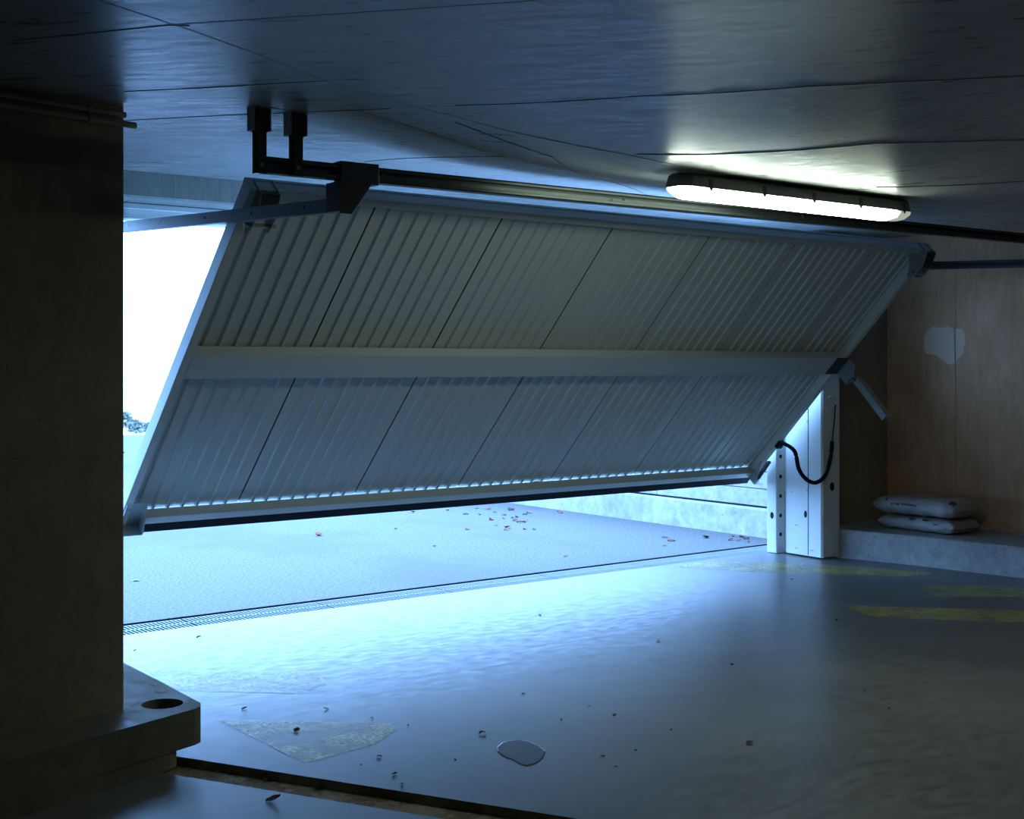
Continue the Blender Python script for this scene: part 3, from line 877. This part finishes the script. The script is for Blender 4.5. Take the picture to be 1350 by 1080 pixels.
for px, py, s in [(391, 964, .045), (636, 967, .045), (988, 982, .05), (965, 877, .03), (490, 947, .02), (538, 957, .02), (430, 935, .03), (322, 935, .035), (500, 998, .03),
                  (520, 1021, .03), (530, 1034, .025), (475, 1009, .02), (178, 858, .025), (262, 841, .04), (1112, 803, .035), (1044, 764, .03), (794, 998, .03), (1172, 934, .025),
                  (740, 949, .02), (810, 944, .03), (812, 1012, .02), (885, 963, .02), (838, 990, .018), (1140, 912, .02), (712, 812, .03), (868, 845, .03), (690, 915, .025), (777, 932, .02), (1103, 818, .03), (600, 1003, .02)]:
    leaf(at(px, py), s * 0.7, False, FL, 'dry leaves on the garage floor')
leaf(at(360, 1056), 0.05, False, 'dry leaf on the floor strip between the gutter and the plinth', 'leaf beside the gutter')
for px, py, s in [(352, 1030, .035), (420, 1041, .03)]:
    leaf(at(px, py, -0.030), s, False, 'dry leaf lying in the bottom of the gutter', 'leaves in the gutter', z=dz)
for k in range(46):
    if k < 26:
        p = at(random.gauss(665, 30), random.uniform(668, 700))
    elif k < 34:
        p = Vector((random.uniform(8.2, 8.55), random.uniform(7.5, 8.1), 0))
    else:
        p = Vector((random.uniform(5.5, 8.5), random.uniform(7.6, 11.5), 0))
    if p.x > KX - 0.06: p.x = KX - random.uniform(0.05, 0.4)
    leaf(p, random.uniform(0.03, 0.075), random.random() < 0.6, 'fallen leaf on the asphalt driveway outside the gate', 'fallen leaves on the driveway')
# torn white scraps: two on the plinth, two in the gutter, one outside
sm = MB(); r = random.Random(3)
v = [(0, 0, 0.05)] + [(0.5 * math.cos(a * 0.785) * r.uniform(.5, 1), 0.5 * math.sin(a * 0.785) * r.uniform(.4, 1), r.uniform(0, .15)) for a in range(8)]
sm.add(v, [(0, 1 + i, 1 + (i + 1) % 8) for i in range(8)])
sme = sm.mesh('scrap')
sme.materials.append(M_LITTER)
for px, py, z0, s, lab, g in [(204, 903, 0.2, .05, 'tiny white paper scrap on top of the plinth', 'scraps on the plinth'), (212, 912, 0.2, .06, 'tiny white paper scrap on top of the plinth', 'scraps on the plinth'),
                        (268, 1014, -0.030, .04, 'tiny white paper scrap in the gutter', 'scraps in the gutter'), (288, 1016, -0.030, .05, 'tiny white paper scrap in the gutter', 'scraps in the gutter'),
                        (180, 766, 0.0, .07, 'white paper scrap on the asphalt outside the gate', 'scraps on the asphalt'), (1122, 752, 0.0, .025, 'tiny bright scrap on the yellow marking by the post', 'scrap by the post')]:
    p = at(px, py, z0)
    o = bpy.data.objects.new('paper_scrap', sme); COL.objects.link(o)
    o.location = (p.x, p.y, z0 + 0.001); o.scale = (s,) * 3; o.rotation_euler = (0, 0, random.uniform(0, 6))
    tag(o, lab, 'litter', g)

# ================================================================== FAR SHRUBS
def shrub(p, rr, hh, lab):
    t = empty('low_shrub', p)
    v, f = [], []
    rnd = random.Random(int(p.x * 100))
    for k in range(200):
        a = rnd.uniform(0, 6.283); q = rnd.random() ** 0.5; zz = rnd.random()
        lim = math.sqrt(max(0, 1 - (zz * 0.95) ** 2))
        c = Vector((rr * q * lim * math.cos(a), rr * q * lim * math.sin(a), hh * zz + 0.03))
        d1 = Vector((rnd.gauss(0, 1), rnd.gauss(0, 1), rnd.gauss(0, .6))).normalized() * 0.07
        d2 = Vector((rnd.gauss(0, 1), rnd.gauss(0, 1), rnd.gauss(0, .6))).normalized() * 0.045
        o = len(v)
        v += [tuple(c - d1), tuple(c + d2), tuple(c + d1), tuple(c - d2)]
        f.append((o, o + 1, o + 2, o + 3))
    MB().add(v, f).build('foliage', M_SHRUB, t)
    st = MB()
    for k in range(5):
        a = rnd.uniform(0, 6.28)
        st.tube([(0, 0, 0), (rr * .4 * math.cos(a), rr * .4 * math.sin(a), hh * .7)], 0.012, 6)
    st.build('stem', M_LEAF, t)
    tag(t, lab, 'shrub', 'low shrubs beyond the driveway')
for px, py, rr, hh in ((166, 564, 0.20, 0.34), (179, 571, 0.19, 0.26), (193, 569, 0.17, 0.16)):
    p = at(px, py); shrub(Vector((p.x, p.y, -0.005)), rr, hh, 'low dark shrub at the far edge of the driveway')
